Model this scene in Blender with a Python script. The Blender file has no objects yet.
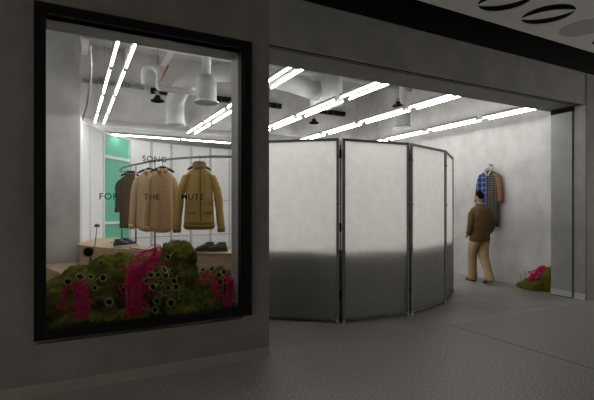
import bpy, bmesh, math, random
from mathutils import Vector, Matrix, noise
random.seed(7)
R = math.radians; PI = math.pi
C = bpy.context.scene.collection
CAM_H = 1.45; YAW = R(27.8); F = 430.0

def at(px, py, Y):
    """point on the sight line of a measured pixel, at depth Y behind the camera's wall-parallel plane"""
    a = YAW + math.atan((px-297)/F)
    X = Y*math.tan(a); d = X*math.sin(YAW) + Y*math.cos(YAW)
    return Vector((X, Y, CAM_H-(py-208)*d/F))

# ------------------------------------------------------------------ materials
def mat(name, col, rough=.6, col2=None, scale=6, bump=0, bscale=60, metal=0, spec=.5, detail=6, trans=0, lo=.35, hi=.65, stretch=(1,1,1)):
    m = bpy.data.materials.new(name); m.use_nodes = True
    nt = m.node_tree; n = nt.nodes; L = nt.links; b = n['Principled BSDF']
    b.inputs['Base Color'].default_value = (*col, 1); b.inputs['Roughness'].default_value = rough
    b.inputs['Metallic'].default_value = metal; b.inputs['Specular IOR Level'].default_value = spec
    tc = n.new('ShaderNodeTexCoord'); mp = n.new('ShaderNodeMapping'); mp.inputs['Scale'].default_value = stretch
    L.new(tc.outputs['Object'], mp.inputs[0])
    if col2:
        t = n.new('ShaderNodeTexNoise'); t.inputs['Scale'].default_value = scale; t.inputs['Detail'].default_value = detail
        t.inputs['Roughness'].default_value = .6
        L.new(mp.outputs[0], t.inputs[0])
        r = n.new('ShaderNodeValToRGB'); r.color_ramp.elements[0].position = lo; r.color_ramp.elements[1].position = hi
        r.color_ramp.elements[0].color = (*col, 1); r.color_ramp.elements[1].color = (*col2, 1)
        L.new(t.outputs[0], r.inputs[0]); L.new(r.outputs[0], b.inputs['Base Color'])
    if bump:
        t2 = n.new('ShaderNodeTexNoise'); t2.inputs['Scale'].default_value = bscale; t2.inputs['Detail'].default_value = 5
        L.new(mp.outputs[0], t2.inputs[0])
        bp = n.new('ShaderNodeBump'); bp.inputs['Strength'].default_value = bump; bp.inputs['Distance'].default_value = .02
        L.new(t2.outputs[0], bp.inputs['Height']); L.new(bp.outputs[0], b.inputs['Normal'])
    return m

def emit(name, col, s):
    m = bpy.data.materials.new(name); m.use_nodes = True; nt = m.node_tree
    nt.nodes.clear(); o = nt.nodes.new('ShaderNodeOutputMaterial'); e = nt.nodes.new('ShaderNodeEmission')
    e.inputs[0].default_value = (*col, 1); e.inputs[1].default_value = s; nt.links.new(e.outputs[0], o.inputs[0])
    return m

def glass_mat():
    m = bpy.data.materials.new('window_glass'); m.use_nodes = True; nt = m.node_tree; n = nt.nodes; n.clear()
    o = n.new('ShaderNodeOutputMaterial'); mx = n.new('ShaderNodeMixShader'); t = n.new('ShaderNodeBsdfTransparent')
    g = n.new('ShaderNodeBsdfGlossy'); g.inputs['Roughness'].default_value = .02; f = n.new('ShaderNodeFresnel'); f.inputs[0].default_value = 1.3
    t.inputs[0].default_value = (.985, .99, .987, 1)
    nt.links.new(f.outputs[0], mx.inputs[0]); nt.links.new(t.outputs[0], mx.inputs[1]); nt.links.new(g.outputs[0], mx.inputs[2]); nt.links.new(mx.outputs[0], o.inputs[0])
    return m

def frost_mat(name, col, tw=.8):
    m = bpy.data.materials.new(name); m.use_nodes = True; nt = m.node_tree; n = nt.nodes; n.clear()
    o = n.new('ShaderNodeOutputMaterial'); mx = n.new('ShaderNodeMixShader'); mx.inputs[0].default_value = tw
    d = n.new('ShaderNodeBsdfDiffuse'); t = n.new('ShaderNodeBsdfTranslucent')
    tc = n.new('ShaderNodeTexCoord'); ns = n.new('ShaderNodeTexNoise'); ns.inputs['Scale'].default_value = 9; ns.inputs['Detail'].default_value = 8
    rp = n.new('ShaderNodeValToRGB'); rp.color_ramp.elements[0].position = .3; rp.color_ramp.elements[1].position = .7
    rp.color_ramp.elements[0].color = (*[c*.9 for c in col], 1); rp.color_ramp.elements[1].color = (*col, 1)
    nt.links.new(tc.outputs['Object'], ns.inputs[0]); nt.links.new(ns.outputs[0], rp.inputs[0])
    nt.links.new(rp.outputs[0], d.inputs[0]); nt.links.new(rp.outputs[0], t.inputs[0])
    nt.links.new(d.outputs[0], mx.inputs[1]); nt.links.new(t.outputs[0], mx.inputs[2]); nt.links.new(mx.outputs[0], o.inputs[0])
    return m

def sheet_mat(name, col):
    m = frost_mat(name, col, .9); nt = m.node_tree; n = nt.nodes
    o = [x for x in n if x.type == 'OUTPUT_MATERIAL'][0]; mx = [x for x in n if x.type == 'MIX_SHADER'][0]
    g = n.new('ShaderNodeBsdfRefraction'); g.inputs['Color'].default_value = (*col, 1); g.inputs['Roughness'].default_value = .42; g.inputs['IOR'].default_value = 1.15
    m2 = n.new('ShaderNodeMixShader'); m2.inputs[0].default_value = .2
    nt.links.new(mx.outputs[0], m2.inputs[1]); nt.links.new(g.outputs[0], m2.inputs[2]); nt.links.new(m2.outputs[0], o.inputs[0])
    return m

def plaid_mat(name, base, stripe, line, sx=14):
    m = bpy.data.materials.new(name); m.use_nodes = True; nt = m.node_tree; n = nt.nodes; L = nt.links
    b = n['Principled BSDF']; b.inputs['Roughness'].default_value = .9; b.inputs['Specular IOR Level'].default_value = .1
    tc = n.new('ShaderNodeTexCoord'); sep = n.new('ShaderNodeSeparateXYZ'); L.new(tc.outputs['Object'], sep.inputs[0])
    def band(axis, k, thr, ph=0):
        mu = n.new('ShaderNodeMath'); mu.operation = 'MULTIPLY_ADD'; mu.inputs[1].default_value = k; mu.inputs[2].default_value = ph
        L.new(sep.outputs[axis], mu.inputs[0])
        fr = n.new('ShaderNodeMath'); fr.operation = 'FRACT'; L.new(mu.outputs[0], fr.inputs[0])
        g = n.new('ShaderNodeMath'); g.operation = 'LESS_THAN'; g.inputs[1].default_value = thr; L.new(fr.outputs[0], g.inputs[0]); return g
    def mixc(fac, a, c, w):
        mm = n.new('ShaderNodeMath'); mm.operation = 'MULTIPLY'; mm.inputs[1].default_value = w; L.new(fac.outputs[0], mm.inputs[0])
        x = n.new('ShaderNodeMixRGB'); L.new(mm.outputs[0], x.inputs[0])
        if isinstance(a, tuple): x.inputs[1].default_value = (*a, 1)
        else: L.new(a.outputs[0], x.inputs[1])
        x.inputs[2].default_value = (*c, 1); return x
    x = mixc(band(0, sx, .45), base, stripe, .55)
    x = mixc(band(2, sx, .45), x, stripe, .55)
    x = mixc(band(0, sx, .12, .4), x, line, .8)
    x = mixc(band(2, sx, .12, .4), x, line, .8)
    L.new(x.outputs[0], b.inputs['Base Color']); return m

def corduroy(name, c1, c2, k=260):
    m = bpy.data.materials.new(name); m.use_nodes = True; nt = m.node_tree; n = nt.nodes; L = nt.links
    b = n['Principled BSDF']; b.inputs['Roughness'].default_value = .9; b.inputs['Specular IOR Level'].default_value = .15
    tc = n.new('ShaderNodeTexCoord'); w = n.new('ShaderNodeTexWave'); w.inputs['Scale'].default_value = k/20; w.inputs['Distortion'].default_value = 2
    L.new(tc.outputs['Object'], w.inputs[0]); r = n.new('ShaderNodeValToRGB'); r.color_ramp.elements[0].color = (*c1, 1); r.color_ramp.elements[1].color = (*c2, 1)
    L.new(w.outputs[0], r.inputs[0]); L.new(r.outputs[0], b.inputs['Base Color']); return m

M = {}
M['facade'] = mat('facade_plaster', (.115,.100,.086), .75, (.155,.136,.118), 3, .25, 40, detail=9)
M['header_lit'] = mat('header_plaster_lit', (.15,.145,.135), .75, (.20,.19,.18), 3, .25, 40, detail=9)  # facade plaster with the interior light spill put into a lighter, greyer colour
M['concrete'] = mat('wall_concrete', (.40,.39,.38), .8, (.53,.52,.505), 2.2, .15, 30, detail=10, stretch=(1,1,.7))
M['pier'] = mat('pier_concrete', (.23,.224,.215), .8, (.28,.274,.262), 3, .15, 30, detail=9)
M['ceil'] = mat('slab_concrete', (.40,.39,.38), .9, (.52,.51,.50), 2, .2, 25)
M['duct'] = mat('painted_duct', (.46,.46,.45), .6, (.52,.52,.51), 4)
M['floor_in'] = mat('polished_concrete', (.20,.19,.18), .42, (.27,.255,.24), 1.6, .05, 30, detail=9)
M['floor_out'] = mat('terrazzo', (.15,.14,.128), .42, (.36,.335,.31), 60, .08, 80, detail=3, lo=.42, hi=.66)
M['black'] = mat('black_metal', (.0035,.0035,.004), .6, spec=.12)
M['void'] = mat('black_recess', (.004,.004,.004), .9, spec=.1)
M['joint'] = mat('floor_joint', (.03,.028,.026), .8)
M['base'] = mat('baseboard_paint', (.40,.39,.38), .6, (.46,.45,.44), 5)
M['base_out'] = mat('baseboard_dark', (.12,.11,.10), .6, (.14,.13,.12), 5)
M['steel'] = mat('galvanised_steel', (.27,.265,.26), .45, (.36,.35,.34), 12, metal=.6)
M['frame_grey'] = mat('screen_frame_grey', (.12,.118,.112), .5, (.16,.157,.15), 12, metal=.3)
M['rail'] = mat('brushed_rail', (.22,.21,.20), .35, (.3,.29,.28), 20, metal=.8)
M['housing'] = mat('fixture_housing', (.30,.30,.29), .5, (.33,.33,.32), 12)
M['tube'] = emit('lit_tube', (1.0,.985,.96), 32)
M['glass'] = glass_mat()
M['frost'] = sheet_mat('frosted_sheet', (.95,.945,.93))
M['white_panel'] = frost_mat('white_panel', (.90,.90,.905), .25)
M['teal'] = mat('teal_panel', (.15,.50,.36), .55, (.17,.54,.39), 3)
M['panel_frame'] = mat('white_frame', (.78,.78,.78), .5, (.82,.82,.82), 5)
M['wood'] = mat('oak_veneer', (.40,.27,.17), .45, (.56,.41,.28), 7, .05, 60, detail=6, stretch=(1,1,5))
M['moss'] = mat('moss', (.022,.028,.005), 1, (.21,.205,.03), 9, .8, 60, spec=.05, detail=8, lo=.3, hi=.72)
M['moss2'] = mat('moss_blades', (.05,.065,.01), 1, (.34,.34,.055), 14, spec=.05, lo=.3, hi=.7)
M['pink'] = mat('magenta_fibre', (.50,.014,.085), .75, (.75,.035,.17), 30, spec=.2)
M['pod'] = mat('pod_green', (.14,.19,.03), .6, (.34,.40,.10), 30, spec=.3)
M['pod_dark'] = mat('pod_black', (.008,.008,.007), .8, spec=.1)
M['stem'] = mat('stem_green', (.15,.18,.05), .6, (.24,.24,.08), 20)
M['dry'] = mat('dry_petal', (.14,.075,.02), .8, (.28,.17,.05), 30)
M['yellow'] = mat('yellow_petal', (.5,.42,.04), .6, (.6,.5,.06), 30)
M['brown_knit'] = corduroy('brown_wool', (.10,.078,.05), (.13,.10,.066))
M['cream'] = corduroy('cream_cotton', (.60,.44,.26), (.68,.52,.33))
M['tan'] = corduroy('tan_cotton', (.43,.295,.165), (.50,.35,.205))
M['mustard'] = corduroy('mustard_wool', (.40,.265,.085), (.47,.32,.11))
M['mustard_dark'] = mat('mustard_rib', (.20,.135,.055), .9, (.24,.16,.07), 60)
M['button'] = mat('dark_button', (.03,.02,.015), .4)
M['hanger'] = mat('black_hanger', (.012,.012,.012), .4)
M['plaid'] = plaid_mat('blue_plaid', (.05,.075,.24), (.02,.025,.07), (.22,.27,.40), 8)
M['tweed'] = plaid_mat('grey_tweed', (.085,.075,.062), (.035,.03,.028), (.19,.17,.14), 18)
M['rust'] = mat('rust_suede', (.17,.085,.05), .9, (.24,.125,.08), 30, spec=.15)
M['fleece'] = mat('cream_fleece', (.40,.36,.30), 1, (.6,.55,.47), 70, .8, 150)
M['olive'] = mat('olive_brown_cloth', (.10,.062,.026), .9, (.14,.088,.038), 12, .3, 40, spec=.15)
M['khaki'] = mat('khaki_cloth', (.33,.235,.13), .9, (.40,.29,.165), 8, .3, 30, spec=.15)
M['skin'] = mat('skin', (.42,.23,.15), .55, (.48,.27,.18), 15)
M['hair'] = mat('black_hair', (.004,.003,.003), .9, (.008,.006,.005), 80, .3, 200, spec=.1)
M['shoe'] = mat('black_shoe', (.012,.012,.013), .4, (.04,.04,.042), 20)
M['shoe_olive'] = mat('olive_shoe', (.07,.065,.045), .7, (.11,.10,.07), 30)
M['sole'] = mat('pale_sole', (.45,.44,.42), .6)
M['sole_dark'] = mat('dark_sole', (.04,.038,.034), .7)
M['mall_ceil'] = mat('mall_ceiling_paint', (.46,.45,.43), .7, (.5,.49,.47), 10)
M['mall_disc'] = mat('mall_ceiling_disc', (.26,.25,.235), .8, (.33,.32,.30), 45)
M['letter'] = mat('black_vinyl', (.008,.008,.008), .5)
M['red_pipe'] = mat('red_pipe', (.25,.06,.04), .5)

# ------------------------------------------------------------------ mesh helpers
def link(name, bm, m, parent=None, smooth=False, world=None):
    me = bpy.data.meshes.new(name)
    bmesh.ops.recalc_face_normals(bm, faces=bm.faces)
    bm.to_mesh(me); bm.free(); me.materials.append(M[m] if isinstance(m, str) else m)
    if smooth:
        for p in me.polygons: p.use_smooth = True
    o = bpy.data.objects.new(name, me); C.objects.link(o)
    if parent: o.parent = parent
    return o

def tag(o, label=None, cat=None, group=None, kind=None):
    if label: o['label'] = label
    if cat: o['category'] = cat
    if group: o['group'] = group
    if kind: o['kind'] = kind
    return o

def empty(name, loc, rz=0, label=None, cat=None, group=None):
    o = bpy.data.objects.new(name, None); C.objects.link(o); o.location = loc; o.rotation_euler = (0,0,rz)
    o.empty_display_size = .05
    return tag(o, label, cat, group)

def copy_tree(o, parent=None):
    c = o.copy(); C.objects.link(c)
    if parent: c.parent = parent
    for ch in list(o.children): copy_tree(ch, c)
    return c

def box(bm, x0, x1, y0, y1, z0, z1, mtx=None, bev=0):
    r = bmesh.ops.create_cube(bm, size=1)
    for v in r['verts']:
        v.co = Vector((x0+(x1-x0)*(v.co.x+.5), y0+(y1-y0)*(v.co.y+.5), z0+(z1-z0)*(v.co.z+.5)))
        if mtx: v.co = mtx @ v.co
    if bev:
        es = list({e for v in r['verts'] for e in v.link_edges})
        bmesh.ops.bevel(bm, geom=es, offset=bev, segments=2, affect='EDGES')
    return bm

def rings(bm, rs, cap=True, n=None):
    """loft of rings, each a list of points"""
    vs = [[bm.verts.new(p) for p in r] for r in rs]; n = len(rs[0])
    for a, b in zip(vs, vs[1:]):
        for i in range(n):
            j = (i+1) % n; bm.faces.new((a[i], a[j], b[j], b[i]))
    if cap:
        bm.faces.new(vs[0][::-1]); bm.faces.new(vs[-1])
    return bm

def tube(bm, pts, rad, n=10, cap=True):
    pts = [Vector(p) for p in pts]
    if not isinstance(rad, (list, tuple)): rad = [rad]*len(pts)
    up = None; rs = []
    for i, p in enumerate(pts):
        t = (pts[min(i+1, len(pts)-1)]-pts[max(i-1, 0)]).normalized()
        if up is None: up = Vector((0,0,1)) if abs(t.z) < .9 else Vector((1,0,0))
        a = (up - t*up.dot(t)).normalized(); b = t.cross(a); up = a
        rs.append([p + (a*math.cos(2*PI*k/n) + b*math.sin(2*PI*k/n))*rad[i] for k in range(n)])
    return rings(bm, rs, cap)

def spline(P, per=8):
    P = [Vector(p) for p in P]; out = []
    Q = [P[0]*2-P[1]] + P + [P[-1]*2-P[-2]]
    for i in range(1, len(Q)-2):
        for k in range(per):
            t = k/per; a, b, c, d = Q[i-1], Q[i], Q[i+1], Q[i+2]
            out.append(.5*((2*b)+(c-a)*t+(2*a-5*b+4*c-d)*t*t+(3*b-a-3*c+d)*t**3))
    out.append(P[-1]); return out

def normals2d(pts, side=1):
    o = []
    for i in range(len(pts)):
        t = pts[min(i+1, len(pts)-1)]-pts[max(i-1, 0)]; t = Vector((t[0], t[1], 0)).normalized()
        o.append(Vector((-t.y, t.x, 0))*side)
    return o

def struct(name, bm, m, **k):
    return tag(link(name, bm, m, **k), kind='structure')

def sbox(name, m, *a):
    return struct(name, box(bmesh.new(), *a), m)

def evaluated(o):
    dg = bpy.context.evaluated_depsgraph_get(); dg.update()
    me = bpy.data.meshes.new_from_object(o.evaluated_get(dg)); o.modifiers.clear(); o.data = me
    return o

# ------------------------------------------------------------------ setting
YF = 3.85; YB = 4.16; YH = 4.44; XO = 1.721; XJ = 7.14; ZH = 3.075; ZC = 4.7; XR = 7.55
sbox('floor', 'floor_in', -2.2, 9.5, YF, 13.4, -.1, 0)
sbox('trim_1', 'floor_out', -7, 12, -4, YF-.012, -.1, 0)        # the mall floor in front
sbox('trim_2', 'steel', XO, XJ, YF-.012, YF+.012, -.05, .002)      # threshold strip
j = bmesh.new(); box(j, 4.165, 4.173, -4, YF-.014, -.001, .0012); struct('trim_3', j, 'joint')
# facade wall with the window hole
WX0, WX1, WZ0, WZ1 = -.246, 1.527, .434, 3.028
b = bmesh.new()
box(b, -6, WX0+.02, YF, YB, 0, 4.7); box(b, WX1-.08, XO, YF, YB, 0, 4.7)
box(b, WX0+.02, WX1-.08, YF, YB, 0, .40); box(b, WX0+.02, WX1-.08, YF, YB, WZ1-.08, 4.7)
struct('wall_front', b, 'facade')
b = bmesh.new(); box(b, XO-.12, XO, YB, YH, 0, 4.7); struct('wall_pier', b, 'pier')
b = bmesh.new(); box(b, XO, XJ, YF, YH, ZH, 3.72)
box(b, XO, XJ, YF-.004, YF, ZH+.04, ZH+.05)
struct('wall_header', b, 'header_lit')
b = bmesh.new(); box(b, XO, XJ, YF+.06, YF+.085, ZH-.004, ZH); box(b, XO, XJ, YF+.12, YF+.13, ZH-.004, ZH); struct('trim_4', b, 'void')
sbox('wall_above', 'ceil', XO, XJ, YF+.3, YH, 3.72, 4.7)
b = bmesh.new(); box(b, XJ, 11, YF, 4.39, 0, 4.7); struct('wall_jamb', b, 'pier')
sbox('wall_front_right', 'facade', XJ+.006, 11, YF-.012, YF, 0, 3.75)
M['skirt'] = mat('skirting_paint', (.17,.15,.13), .6, (.20,.18,.155), 5)
sbox('trim_5', 'skirt', -6, XO-.003, YF-.014, YF, 0, .10)
# removable lining panel of the right jamb, dark gap above it
b = bmesh.new(); box(b, XJ-.022, XJ, 4.04, 4.386, .11, 3.0); struct('trim_6', b, 'pier')
b = bmesh.new(); box(b, XJ-.030, XJ, 4.018, 4.386, 3.002, 3.073); box(b, XJ-.024, XJ, 4.0345, 4.0395, .02, 3.0); box(b, XJ-.026, XJ, 4.04, 4.39, .0, .012); struct('trim_7', b, 'void')
b = bmesh.new(); box(b, XJ-.026, XJ, 4.04, 4.39, .014, .108); box(b, XJ-.012, XJ, YF, 4.018, 0, .10); struct('baseboard_jamb', b, 'base')
sbox('wall_mall', 'facade', -7, 12, -4.3, -4, 0, 4)
# interior shell
sbox('wall_right', 'concrete', XR, XR+.3, 4.39, 13.4, 0, ZC)
sbox('baseboard_right', 'base', XR-.015, XR, 4.39, 13.2, 0, .13)
sbox('wall_left', 'concrete', -1.3, -1.0, YB, 8.5, 0, ZC)
sbox('wall_partition', 'concrete', -1.3, .15, 8.5, 8.62, 0, ZC)
sbox('wall_back', 'concrete', -1.3, XR+.3, 13.2, 13.5, 0, ZC)
sbox('ceiling', 'ceil', -1.4, XR+.4, YB, 13.5, ZC, ZC+.2)
b = bmesh.new()
box(b, -1.3, XR, 9.5, 9.62, 3.235, ZC); box(b, -1.3, XR, 9.62, 13.2, 3.235, 3.33)
struct('ceiling_drop', b, 'ceil')
b = bmesh.new()
for x in (-.4, .25, 1.05, 1.75, 2.95, 4.3, 5.6, 6.9): box(b, x-.06, x+.06, YH+.01, 12, ZC-.22, ZC)
struct('trim_8', b, 'ceil')
b = bmesh.new(); box(b, -1.0, XR, 6.75, 7.0, ZC-.42, ZC); struct('trim_9', b, 'ceil')
b = bmesh.new()
for i in range(20):
    x = -.3+i*.085; h_ = .06+.3*random.random(); box(b, x, x+.03+.04*random.random(), 9.44, 9.498, 3.93, 3.95+h_*.35)
struct('trim_10', b, 'steel')
b = bmesh.new()
for x0_, x1_ in ((1.5,1.98),(2.85,3.4),(4.1,4.54),(5.67,6.4)): box(b, x0_, x1_, 9.40, 9.496, 3.87, 3.98)
struct('trim_11', b, 'black')
# mall ceiling: perforated sheet, dark slot against the facade
def ceiling_sheet():
    b = bmesh.new(); Z0, Z1 = 3.55, 3.565; N = 40
    holes = []
    def cell(x0, x1, y0, y1, r):
        cx, cy = (x0+x1)/2, (y0+y1)/2
        inn, out = [], []
        for k in range(N):
            a = 2*PI*(k+.5)/N; c, s = math.cos(a), math.sin(a)
            inn.append((cx+c*r, cy+s*r)); q = min((x1-x0)/2/abs(c), (y1-y0)/2/abs(s)); out.append((cx+c*q, cy+s*q))
        vi = [[b.verts.new((*p, z)) for p in inn] for z in (Z0, Z1)]; vo = [b.verts.new((*p, Z0)) for p in out]
        for k in range(N):
            l = (k+1) % N
            b.faces.new((vi[0][k], vi[0][l], vo[l], vo[k])); b.faces.new((vi[0][k], vi[1][k], vi[1][l], vi[0][l]))
        for sx, sy in ((x0,y0),(x1,y0),(x1,y1),(x0,y1)):       # corner fill
            near = sorted(range(N), key=lambda k: (out[k][0]-sx)**2+(out[k][1]-sy)**2)[:2]
            b.faces.new((vo[near[0]], vo[near[1]], b.verts.new((sx, sy, Z0))))
    xs = [2.02+.7*i for i in range(9)]
    ys = [3.22, 2.52, 1.82]
    for yi in range(2):
        for xi in range(8):
            x0 = xs[xi] + (0 if yi == 0 else 0)
            cell(x0+.13, x0+.83, ys[yi+1], ys[yi], .26); holes.append((x0+.48, (ys[yi]+ys[yi+1])/2, (xi+yi) % 3 == 1))
    box(b, 2.15, 7.75, 3.22, 3.26, Z0, Z1)
    box(b, -6, 2.15, -4, 3.26, Z0, Z1); box(b, 7.75, 12, -4, 3.26, Z0, Z1); box(b, 2.15, 7.75, -4, 1.82, Z0, Z1)
    return b, holes
b, holes = ceiling_sheet()
struct('ceiling_mall', b, 'mall_ceil')
b = bmesh.new(); box(b, -6, 12, 3.258, 3.268, 3.545, 3.6); struct('trim_12', b, 'mall_ceil')
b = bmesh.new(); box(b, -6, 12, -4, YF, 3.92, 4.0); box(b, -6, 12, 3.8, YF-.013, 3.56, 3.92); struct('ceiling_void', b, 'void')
for i, (cx, cy, closed) in enumerate(holes):
    if i == 4: closed = True
    if i in (3, 2): closed = False
    if i == 1: closed = True
    bb = bmesh.new()
    if closed:
        rs = [[Vector((cx+math.cos(2*PI*k/40)*r, cy+math.sin(2*PI*k/40)*r, z)) for k in range(40)] for r, z in ((.2615,3.553),(.255,3.57))]
        rings(bb, rs); struct('ceiling_disc', bb, 'mall_disc')
    else:
        th = R(-52); ca, sa = math.cos(th), math.sin(th); lens = []
        for k in range(41): t = -1+k/20; lens.append((t*.262, .165*(1-t*t)))
        lens += [(-a, -c) for a, c in lens[1:-1]]
        rs = [[Vector((cx+a*ca-c*sa, cy+a*sa+c*ca, z+c*.18)) for a, c in lens] for z in (3.552, 3.562)]
        rings(bb, rs); struct('ceiling_petal', bb, 'mall_ceil')

# ------------------------------------------------------------------ window
w = empty('window_1', (0,0,0)); w['kind'] = 'structure'
b = bmesh.new()
for (x0, x1, z0, z1) in ((WX0, WX0+.08, WZ0, WZ1), (WX1-.08, WX1, WZ0, WZ1), (WX0+.08, WX1-.08, WZ0, WZ0+.07), (WX0+.08, WX1-.08, WZ1-.08, WZ1)):
    box(b, x0, x1, YF-.035, YF+(.03 if x1 < 0 or z1 < 1 else .09), z0, z1)
for (x0, x1, z0, z1) in ((WX1-.095, WX1-.078, WZ0+.07, WZ1-.08), (WX0+.08, WX1-.08, WZ0+.05, WZ0+.072)):
    box(b, x0, x1, YF-.005, YF+(.085 if z1 > 1 else .045), z0, z1)
link('window_frame', b, 'black', w)
b = bmesh.new(); box(b, WX0+.03, WX1-.08, YF+.05, YF+.058, .401, WZ1-.08); link('glass_pane', b, 'glass', w)
# lighter lining of the window reveal
b = bmesh.new(); box(b, WX1-.084, WX1-.08, YF+.09, YB+.001, WZ0+.07, WZ1-.08); box(b, WX0+.08, WX1-.084, YF+.09, YB+.001, WZ1-.084, WZ1-.08)
struct('trim_13', b, 'pier')

def lettering(txt, px0, px1, py):
    Y = YF+.046; p0 = at(px0, py, Y); p1 = at(px1, py, Y)
    cu = bpy.data.curves.new('t', 'FONT'); cu.body = txt; cu.extrude = .002; cu.align_x = 'LEFT'; cu.space_character = 1.12; cu.offset = .006
    o = bpy.data.objects.new('window_lettering', cu); C.objects.link(o)
    dg = bpy.context.evaluated_depsgraph_get(); dg.update()
    me = bpy.data.meshes.new_from_object(o.evaluated_get(dg)); bpy.data.objects.remove(o)
    xs = [v.co.x for v in me.vertices]; ys = [v.co.y for v in me.vertices]; w_ = max(xs)-min(xs); s = (p1.x-p0.x)/w_; m0 = min(xs); my = (max(ys)+min(ys))/2
    for v in me.vertices: v.co = Vector(((v.co.x-m0)*s, v.co.z, (v.co.y-my)*min(s, s)))
    me.materials.append(M['letter'])
    o = bpy.data.objects.new('window_lettering', me); C.objects.link(o); o.location = p0
    tag(o, f'black vinyl word {txt} on the display window glass', 'lettering', 'window lettering')
lettering('SONG', 142.5, 166, 158.5); lettering('FOR', 99.5, 118.5, 196.3); lettering('THE', 143.5, 159.5, 196.8); lettering('MUTE', 181.5, 203.5, 196.8)

# ------------------------------------------------------------------ tube lights
ZL = 3.10
def make_fixture(length, sides=(-1, 1)):
    t = empty('tube_light', (0,0,0))
    for s in sides:
        h = bmesh.new(); box(h, s*.08-.016, s*.08+.016, 0, length, .018, .06, bev=.003); link('housing', h, 'housing', t)
    for s in sides:
        b = bmesh.new(); tube(b, [(s*.08, .015, 0), (s*.08, length-.015, 0)], .0118, 8); link('tube', b, 'tube', t, True)
        for y in (.008, length-.008):
            c = bmesh.new(); box(c, s*.08-.015, s*.08+.015, y-.008, y+.008, -.015, .03); link('end_cap', c, 'housing', t)
    for y in (.2, length-.2):
        for sx in sides: wv = bmesh.new(); tube(wv, [(sx*.08, y, .059), (sx*.08, y, (ZC-ZL) if len(sides) > 1 else 3.235-ZL)], .0016, 5); link('suspension_wire', wv, 'steel', t)
    return t
proto = make_fixture(1.25); used = False; short = None
ords = ['nearest the street', 'second from the street', 'third from the street', 'farthest from the street']
rows = [(.50, 'leftmost row seen through the display window'), (2.365, 'row above the narrow wall between window and doorway'),
        (3.66, 'row above the first full frosted screen'), (5.01, 'row above the right end of the frosted screens'), (6.78, 'row beside the concrete wall on the right')]
for ri, (x, nm) in enumerate(rows):
    for k in range(4):
        if (k == 0 and ri) or (k == 3 and ri == 0):
            if short is None: o = short = make_fixture(.95)
            else: o = copy_tree(short)
            o.location = (x, YH+.01 if ri else 4.165+1.36*3, ZL)
        else:
            o = proto if not used else copy_tree(proto); used = True
            o.location = (x, 4.165+1.36*k, ZL)
        tag(o, f'twin tube light {ords[k]}, {nm}', 'tube light', 'suspended twin tube lights')
single = make_fixture(1.24, (1,))
for k, x in enumerate((-.12, 1.10, 2.36, 3.64, 4.92)):
    o = copy_tree(single) if k else single; o.rotation_euler = (0,0,-PI/2); o.location = (x, 10.55, ZL)
    tag(o, f'single tube light in the crosswise back row, {["first","second","third","fourth","fifth"][k]} from the left', 'tube light', 'back row tube lights')

# ------------------------------------------------------------------ pendants, ducts, pipes
def pendant(px, py, Y, label):
    p = at(px, py, Y); t = empty('pendant_lamp', p, 0, label, 'pendant lamp', 'small dark pendant lamps')
    b = bmesh.new()
    prof = [(r_*.68, z_*.68) for r_, z_ in ((.045,.12),(.06,.10),(.075,.05),(.135,.02),(.15,0),(.14,-.012),(.10,.0),(.05,.03))]
    rings(b, [[Vector((r*math.cos(2*PI*k/24), r*math.sin(2*PI*k/24), z)) for k in range(24)] for r, z in prof]); link('lamp_shade', b, 'black', t, True)
    b = bmesh.new(); tube(b, [(0,0,.075),(0,0,.14)], .022, 12); tube(b, [(-.035,0,.08),(-.035,0,.14),(.035,0,.14),(.035,0,.08)], .006, 6); link('bracket', b, 'steel', t)
    b = bmesh.new(); tube(b, [(0,0,.14),(0,0,ZC-p.z)], .007, 6); link('rod', b, 'steel', t)
pendant(157.5, 101, 6.6, 'small dark round pendant lamp seen through the display window')
pendant(314, 123, 7.4, 'small dark pendant lamp hanging above the left frosted screen')
pendant(398, 106, 5.9, 'small dark pendant lamp above the right side of the frosted screens')

def canister(px, py0, py1, wpx, Y, label):
    a = at(px, py1, Y); t_ = at(px, py0, Y); d = a.x*math.sin(YAW)+Y*math.cos(YAW); r = wpx*d/F/2; h = t_.z-a.z
    t = empty('duct_diffuser', a, 0, label, 'air diffuser')
    b = bmesh.new()
    rings(b, [[Vector((q*math.cos(2*PI*k/28), q*math.sin(2*PI*k/28), z)) for k in range(28)] for q, z in ((r*.85,.03),(r,.03),(r,h),(r*.5,h+.04))])
    link('body', b, 'duct', t, True)
    b = bmesh.new()
    rings(b, [[Vector((q*math.cos(2*PI*k/28), q*math.sin(2*PI*k/28), z)) for k in range(28)] for q, z in ((r*.8,.02),(r*1.18,0),(r*1.18,.02),(r*.98,.035))])
    link('flange', b, 'duct', t)
    b = bmesh.new(); tube(b, [(0,0,h+.03),(0,0,ZC-a.z)], r*.45, 12); link('stem', b, 'duct', t, True)
canister(206.5, 78, 103, 20, 6.0, 'round grey air diffuser with flared rim beside the bent duct')
canister(402.5, 112, 128, 15, 7.6, 'round grey air diffuser under the small dark pendant, above the frosted screens')
b = bmesh.new()
e0 = at(175.5, 125, 7.6)
pth = spline([e0, at(175,108,7.6), at(177,96,7.5), at(186,84,7.2), at(203,75,6.9), at(235,72,6.6), at(280,80,6.4), at(318,92,6.4)], 8)
tube(b, pth, .155, 24); q_ = at(318,92,6.4); box(b, q_.x-.02, q_.x+.34, 6.15, 6.65, q_.z-.24, q_.z+.3); tube(b, [(e0.x,7.6,e0.z-.01),(e0.x,7.6,e0.z+.03)], .175, 24)
tag(link('ventilation_duct', b, 'duct', None, True), 'large round grey ventilation duct bending down behind the window lights', 'duct')
b = bmesh.new()
o0 = at(144, 84, 6.6)
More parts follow.
